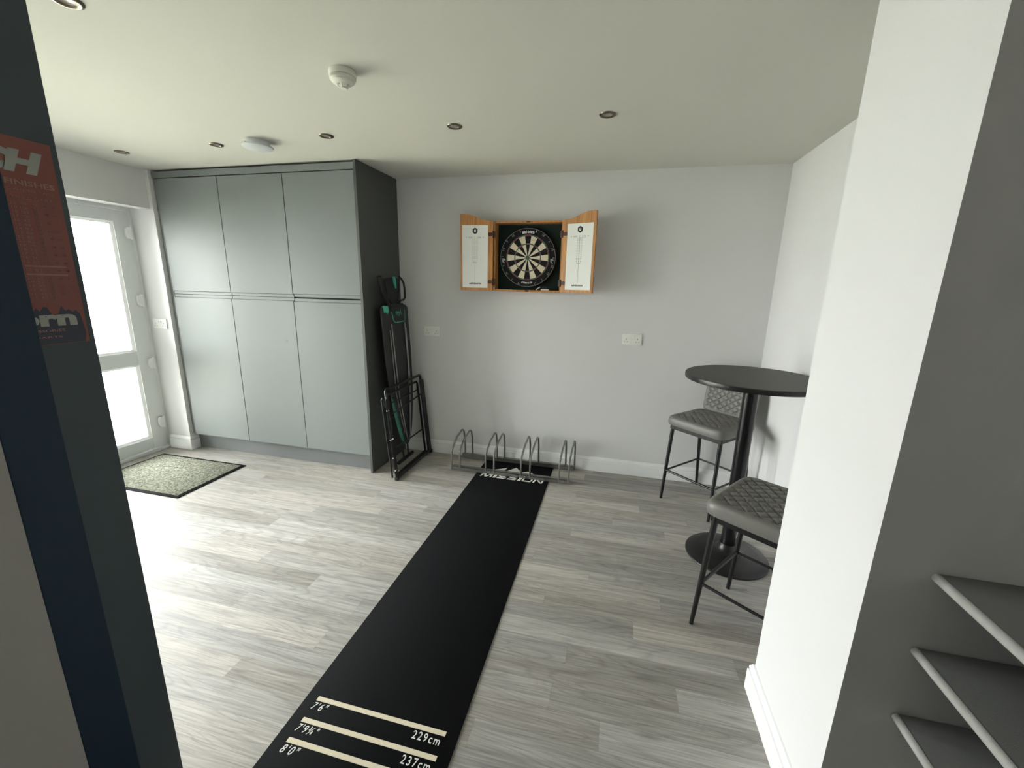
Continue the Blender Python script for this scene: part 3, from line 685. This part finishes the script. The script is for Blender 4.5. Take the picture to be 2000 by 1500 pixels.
# ------------------------------------------------------------------ ceiling fittings
t = thing('downlight', 'x', 'downlight', (0, 0, 0), 'recessed nickel downlights', world=False)
bm = new(); lathe(bm, [(.0235, -.001), (.026, -.006), (.034, -.0075), (.0405, -.005), (.042, -.0008)], 40); obj('bezel', bm, 'chrome', t, ang=60)
bm = new(); lathe(bm, [(0, -.0012), (.021, -.0015), (.0235, -.003), (.0235, -.0010)], 32); obj('lamp_face', bm, 'lens', t, ang=60)
dls = [((-.542, -2.23), 'nearest nickel downlight, cut by the top left edge of the view'),
       ((-2.165, -.975), 'nickel downlight nearest the glazed door, leftmost of the far row'),
       ((-1.352, -.993), 'nickel downlight just left of the round white sensor, second in the far row'),
       ((-.536, -1.012), 'nickel downlight right of the round white sensor, middle of the far row'),
       ((.270, -1.025), 'nickel downlight in front of the dartboard, fourth in the far row'),
       ((1.078, -1.040), 'nickel downlight furthest right of the far row')]
for i, (p, lb) in enumerate(dls):
    o = t if i == 0 else copy_thing(t, lb); o['label'] = lb; o.location = (p[0], p[1], H)
t = thing('heat_detector', 'domed white heat detector with a small cage, nearer the camera', 'detector', (.040, -1.672, H-.055))
c = (.036, -1.670, H)
bm = new(); lathe(bm, [(0, -.0005), (.052, -.0005), (.053, -.004), (.053, -.018), (.0515, -.021), (.046, -.0215), (.046, -.026), (0, -.026)], 56, c); obj('base', bm, 'detector', t)
bm = new(); lathe(bm, [(.044, -.0255), (.0505, -.0255), (.0505, -.034), (.0455, -.036), (.0445, -.040), (.034, -.047), (.024, -.048), (0, -.048)], 56, c); obj('housing', bm, 'detector', t)
bm = new(); lathe(bm, [(0, -.063), (.014, -.063), (.017, -.0605), (.014, -.058), (0, -.058)], 32, c)
for k in range(5):
    a = 2*math.pi*k/5; tube(bm, [(c[0]+.024*math.cos(a), c[1]+.024*math.sin(a), H-.044), (c[0]+.020*math.cos(a), c[1]+.020*math.sin(a), H-.055), (c[0]+.014*math.cos(a), c[1]+.014*math.sin(a), H-.061)], .0028, 8)
obj('sensor_cage', bm, 'detector', t)
t = thing('smoke_alarm', 'flat white round smoke alarm disc spaced below the ceiling above the cupboards', 'smoke alarm', (-1.035, -1.03, H-.048))
c = (-1.028, -1.005, H)
bm = new(); lathe(bm, [(0, -.0005), (.068, -.0005), (.069, -.004), (.066, -.030), (0, -.030)], 56, c); bx(bm, c[0]-.052, c[0]-.030, c[1]-.0665, c[1]-.052, H-.026, H-.018); obj('mounting_base', bm, 'lampw', t)
bm = new(); lathe(bm, [(0, -.029), (.085, -.031), (.088, -.034), (.087, -.038), (.078, -.043), (0, -.046)], 64, c); obj('cover', bm, 'lampw', t)

# ------------------------------------------------------------------ ironing board (leans on the end panel, nose down)
t = thing('ironing_board', 'black folded ironing board with teal trim leaning nose down on the end panel', 'ironing board', (-.48, -.27, 0))
Zt, Zb = 1.34, .145; Xt, Xb = -.573, -.512; yc_t, yc_b = -.250, -.235
def BF(v, s, n=0):           # s along the length from the wide end (0) to the nose (1), v across, n out of the face
    z = Zt+(Zb-Zt)*s; x = Xt+(Xb-Xt)*s; y = yc_t+(yc_b-yc_t)*s
    nn = Vector((Zt-Zb, 0, Xb-Xt)).normalized()
    return Vector((x, y+v, z))+nn*n
def halfw(s):
    if s < .03: return .178+.032*math.sqrt(max(0, 1-((.03-s)/.03)**2))
    if s < .33: return .210
    q = (s-.33)/.67; return max(.006, .210*math.sqrt(max(0, 1-q**2.2))*(1-.18*q))
def board_slab(bm, s0, s1, n0, n1, k=1.0, N=60):
    rows = []
    for i in range(N+1):
        s = s0+(s1-s0)*i/N; w = halfw(s)*k
        rows.append([bm.verts.new(BF(w*q, s, n)) for q, n in ((-1, n0), (-1, n1-.004), (-.97, n1), (.97, n1), (1, n1-.004), (1, n0))])
    for A, B in zip(rows, rows[1:]):
        for j in range(6): bm.faces.new((A[j], A[(j+1) % 6], B[(j+1) % 6], B[j]))
    bm.faces.new(rows[0][::-1]); bm.faces.new(rows[-1])
bm = new(); board_slab(bm, 0, 1, 0, .016); obj('board_cover', bm, 'fabric', t, ang=50)
bm = new()
for sg in (-1, 1):           # teal cover edge near the nose
    pass
N = 30; rowsA = []
for i in range(N+1):
    s = .62+.37*i/N; w = halfw(s); rowsA.append([bm.verts.new(BF(-w-.001, s, .0)), bm.verts.new(BF(-w-.001, s, .0165)), bm.verts.new(BF(-w+.022*math.sin(math.pi*i/N)**.5+.001, s, .0170)), bm.verts.new(BF(-w+.002, s, -.001))])
for A, B in zip(rowsA, rowsA[1:]):
    for j in range(4): bm.faces.new((A[j], A[(j+1) % 4], B[(j+1) % 4], B[j]))
obj('teal_edge', bm, 'teald', t, ang=60)
# folded legs: a long pale U hugging the face
bm = new(); U = []
for s in [i/20*.62+.25 for i in range(21)]: U.append(BF(-.095+.0*s, s, .030))
U2 = [BF(-.108, .12, .028), BF(-.100, .45, .030), BF(-.092, .62, .030), BF(-.030, .93, .030), BF(-.018, .955, .030), BF(0, .965, .030), BF(.018, .955, .030), BF(.030, .93, .030), BF(.085, .62, .030), BF(.100, .45, .030), BF(.108, .12, .028)]
tube(bm, U2, .0058, 10); o = obj('leg_frame', bm, 'steel', t, ang=60)
bm = new(); tube(bm, [BF(-.13, .16, .024), BF(-.128, .60, .024), BF(-.05, .90, .024)], .0045, 8); tube(bm, [BF(.13, .16, .024), BF(.125, .60, .024), BF(.05, .90, .024)], .0045, 8); obj('leg_frame', bm, 'steel', t, ang=60)
# feet resting on the floor behind the nose
bm = new(); tube(bm, [BF(-.06, .80, -.02), Vector((-.52, -.27, .02))], .008, 10); tube(bm, [BF(.06, .80, -.02), Vector((-.52, -.19, .02))], .008, 10); tube(bm, [(-.52, -.37, .016), (-.52, -.11, .016)], .0155, 12); obj('foot_bar', bm, 'blackm', t, ang=60)
# black plastic cradle plate with teal U and lettering
def strip(bm, pts, r, n): tube(bm, [BF(a, s, n) for a, s in pts], r, 8)
bm = new(); outl = [(-.085, -.012), (.115, -.012), (.135, .0), (.130, .09), (.115, .108), (-.035, .112), (-.060, .10), (-.085, .03)]
lo = [bm.verts.new(BF(a, s, .015)) for a, s in outl]; hi = [bm.verts.new(BF(a, s, .024)) for a, s in outl]
bm.faces.new(lo[::-1]); bm.faces.new(hi)
for i in range(len(outl)): bm.faces.new((lo[i], lo[(i+1) % len(outl)], hi[(i+1) % len(outl)], hi[i]))
pt = obj('iron_rest_plate', bm, 'blackm', t, ang=30)
bm = new(); strip(bm, [(-.080, .04), (-.058, .098), (-.034, .114), (.113, .112), (.132, .094), (.133, .03)], .0042, .022); sub('teal_band', bm, 'teal', pt)
nn = Vector((Zt-Zb, 0, Xb-Xt)).normalized(); upb = (BF(0, 0)-BF(0, 1)).normalized()
bm = new(); text_bm(bm, 'eyl', .06, frame(BF(.02, .062, .0245), (0, 1, 0), upb), fit=(-.040, .050, -.016, .042), offset=.0002); sub('lettering', bm, 'teal', pt, smooth=False)
bm = new(); prism(bm, [(-.03, .03), (.035, .025), (.04, -.01), (.022, -.035), (0, -.015), (-.02, -.025)], .012, frame(BF(-.165, .022, .014), (0, 1, 0), upb)); obj('corner_clip', bm, 'teal', t)
# iron rest arms above the board
bm = new()
tube(bm, [BF(-.12, -.015, .02), BF(-.185, -.09, .03), BF(-.235, -.155, .04), BF(-.250, -.185, .045)], .016, 12, r1=.018)
obj('rest_arm', bm, 'blackm', t, ang=60)
bm = new()
tube(bm, [BF(.05, -.012, .02), BF(.075, -.03, .024), BF(.12, -.035, .03), BF(.148, -.05, .03), BF(.155, -.11, .03), BF(.148, -.15, .03), BF(.115, -.178, .03), BF(.08, -.19, .03)], .0085, 10)
tube(bm, [BF(.045, -.03, .02), BF(.070, -.10, .022), BF(.085, -.18, .024)], .006, 10)
obj('rest_arm', bm, 'blackm', t, ang=60)
bm = new(); tr = [(-.125, -.175), (-.05, -.185), (.075, -.180), (.062, -.10), (.030, -.02), (-.055, -.012), (-.105, -.05)]
lo = [bm.verts.new(BF(a, s, .004)) for a, s in tr]; hi = [bm.verts.new(BF(a, s, .018)) for a, s in tr]
bm.faces.new(lo[::-1]); bm.faces.new(hi)
for i in range(len(tr)): bm.faces.new((lo[i], lo[(i+1) % len(tr)], hi[(i+1) % len(tr)], hi[i]))
obj('iron_tray', bm, 'blackm', t, ang=30)
bm = new(); prism(bm, [(-.016, .045), (.010, .048), (.024, .02), (.018, -.045), (.006, -.04), (-.012, .0)], .010, frame(BF(.005, -.150, .019), (0, 1, 0), upb)); obj('teal_stop', bm, 'teal', t)

# ------------------------------------------------------------------ folded black tube frame leaning in front of the ironing board
t = thing('folding_frame', 'folded black tubular metal frame standing in front of the ironing board', 'folding frame', (-.40, -.33, 0))
FB, FT, FH = -.392, -.462, .725
def FP(y, z, n=0): return Vector((FB+(FT-FB)*z/FH+n, y, z))
bm = new(); tube(bm, [FP(-.625, .022), FP(-.625, .715), FP(-.610, .728), FP(-.048, .728), FP(-.034, .715), FP(-.034, .022)], .0105, 12)
tube(bm, [FP(-.640, .017), FP(-.02, .017)], .0155, 12); obj('outer_frame', bm, 'black', t, ang=60)
bm = new(); tube(bm, [FP(-.585, .05, -.018), FP(-.585, .66, -.018), FP(-.57, .675, -.018), FP(-.085, .675, -.018), FP(-.07, .66, -.018), FP(-.07, .05, -.018), FP(-.07, .03, -.018), FP(-.585, .03, -.018)], .009, 12); obj('inner_frame', bm, 'black', t, ang=60)
for z, y0, y1 in ((.600, -.585, -.07), (.235, -.585, -.07)):
    bm = new(); tube(bm, [FP(y0, z, -.018), FP(y1, z, -.018)], .0062, 10); obj('cross_bar', bm, 'black', t, ang=60)
bm = new(); tube(bm, [FP(-.625, .520), FP(-.034, .560)], .0062, 10); obj('cross_bar', bm, 'black', t, ang=60)
for y, n in ((-.655, .012), (-.668, -.014)):
    bm = new(); tube(bm, [FP(y, .035, n), FP(y, .62, n), FP(y, .655, n), FP(y+.012, .668, n), FP(y+.03, .66, n), FP(y+.034, .60, n)], .0075, 10); obj('folded_leg', bm, 'black', t, ang=60)
for y in (-.052, -.082):
    bm = new(); tube(bm, [FP(y, .035, .024), FP(y, .69, .024)], .0125, 10); obj('folded_leg', bm, 'black', t, ang=60)
bm = new(); bx(bm, FP(0, 0).x-.012, FP(0, 0).x+.030, -.045, -.020, .001, .030, bev=.003); obj('foot', bm, 'blackm', t)
bm = new(); bx(bm, FP(0, 0).x-.012, FP(0, 0).x+.016, -.648, -.622, .001, .030, bev=.003); obj('foot', bm, 'blackm', t)
for z, ys in ((.575, (-.661, -.640)), (.345, (-.668, -.650, -.632)), (.20, (-.665,)), (.095, (-.660, -.640))):
    for k, y in enumerate(ys):
        bm = new(); bmesh.ops.create_icosphere(bm, subdivisions=2, radius=.0055, matrix=Matrix.Translation(FP(y, z, .018-.0*k)+Vector((0, -.007, 0)))); obj('rivet', bm, 'bright', t)

# ------------------------------------------------------------------ poster on the charcoal partition
PXP = .0310
def PY(y): return -3.3915+(y+3.3915)*.7067
def PZ(z): return 1.5138+(z-1.5138)*.7067
PY0, PY1, PZ0, PZ1 = -2.975, PY(-2.408), PZ(1.313), PZ(1.882)
t = thing('darts_poster', 'orange darts finishes chart poster with pale lettering on the charcoal partition', 'poster', (PXP, (PY0+PY1)/2, PZ0))
PF = frame((PXP+.0006, 0, 0), (0, 1, 0), (0, 0, 1))
def ptext(bm, s_, y0, y1, z0, z1, **k): text_bm(bm, s_, .06 if z1-z0 > .02 else .02, PF, fit=(PY(y0), PY(y1), PZ(z0), PZ(z1)), **k)
bm = new(); bx(bm, PXP-.0008, PXP, PY0, PY1, PZ0, PZ1); obj('paper', bm, 'orange', t, smooth=False)
random.seed(3); sk = []; y = PY0
while y < PY1-.010:
    sk.append((y, PZ0+.060+random.random()*.02)); y += .006
bm = new(); prism(bm, [(PY0, PZ0+.001)]+sk+[(PY1-.008, PZ0+.06), (PY1-.004, PZ0+.02), (PY1-.008, PZ0+.001)], .0004, frame((PXP, 0, 0), (0, 1, 0), (0, 0, 1)))
obj('dark_footer', bm, 'posterd', t, smooth=False)
bm = new(); ptext(bm, 'TOUCH', -2.80, -2.432, 1.790, 1.852, offset=.004, shear=.25); obj('title_lettering', bm, 'posterl', t, smooth=False)
bm = new(); ptext(bm, 'unicorn', -2.745, -2.431, 1.367, 1.412, offset=.003); obj('maker_lettering', bm, 'posterl', t, smooth=False)
bm = new(); ptext(bm, 'RECOMMENDED FINISHES', -2.745, -2.418, 1.757, 1.772, offset=.0006)
ptext(bm, 'THE ROUTE TO EVERY FINISH FROM 170 DOWN TO TWO', -2.80, -2.425, 1.742, 1.748); ptext(bm, 'SCORE   FIRST DART   SECOND DART   THIRD DART', -2.80, -2.430, 1.722, 1.729)
for i in range(24):
    z = 1.705-i*.0112
    for (a, c, s_) in ((-2.72, -2.69, str(170-i*5)), (-2.66, -2.60, 'T20 T20 BULL'), (-2.535, -2.512, 'T%d' % (20-i % 9)), (-2.505, -2.49, str(109-i*3)), (-2.478, -2.468, 'T%d' % (20-i % 7)), (-2.452, -2.444, 'D%d' % (20-i % 11)), (-2.432, -2.424, 'D%d' % (2+i % 18))):
        if a > -2.46 and i % 2: continue
        ptext(bm, s_, a, c, z, z+.0072)
ptext(bm, 'DARTBOARDS  FLIGHTS  ACCESSORIES', -2.78, -2.465, 1.351, 1.358); ptext(bm, 'THE BIG NAME IN DARTS', -2.72, -2.475, 1.333, 1.338)
for z in (1.515, 1.538): bx(bm, PXP+.0001, PXP+.0008, PY(-2.525), PY(-2.43), PZ(z), PZ(z+.004))
obj('small_lettering', bm, 'posterp', t, smooth=False)

# ------------------------------------------------------------------ shelves on the dark side of the pillar
for k, (z, lb) in enumerate(((.906, 'topmost of three grey covered boards with a pale rounded edge, right of the pillar'),
                             (.706, 'middle of three grey covered boards with a pale rounded edge, right of the pillar'),
                             (.510, 'lowest of three grey covered boards with a pale rounded edge, right of the pillar'))):
    t = thing('shelf', lb, 'shelf', (2.3, -2.66, z-.03), 'grey covered shelf boards')
    bm = new(); bx(bm, 1.932, 2.7585, -3.05, YB-.0015, z-.021, z, bev=.002); obj("board", bm, "shelf", t)
    bm = new(); rr = .0110
    pr = [(rr*math.cos(a), rr*math.sin(a)) for a in [math.pi/2+math.pi*i/10 for i in range(11)]]
    A = [bm.verts.new((1.9345+a, YB-.0015, z-.0105+c)) for a, c in pr]; B = [bm.verts.new((1.9345+a, -3.05, z-.0105+c)) for a, c in pr]
    for i in range(10): bm.faces.new((A[i], A[i+1], B[i+1], B[i]))
    bm.faces.new(A); bm.faces.new(B[::-1]); bm.faces.new((A[0], B[0], B[-1], A[-1])); obj('rounded_edge', bm, 'nose', t, ang=60)
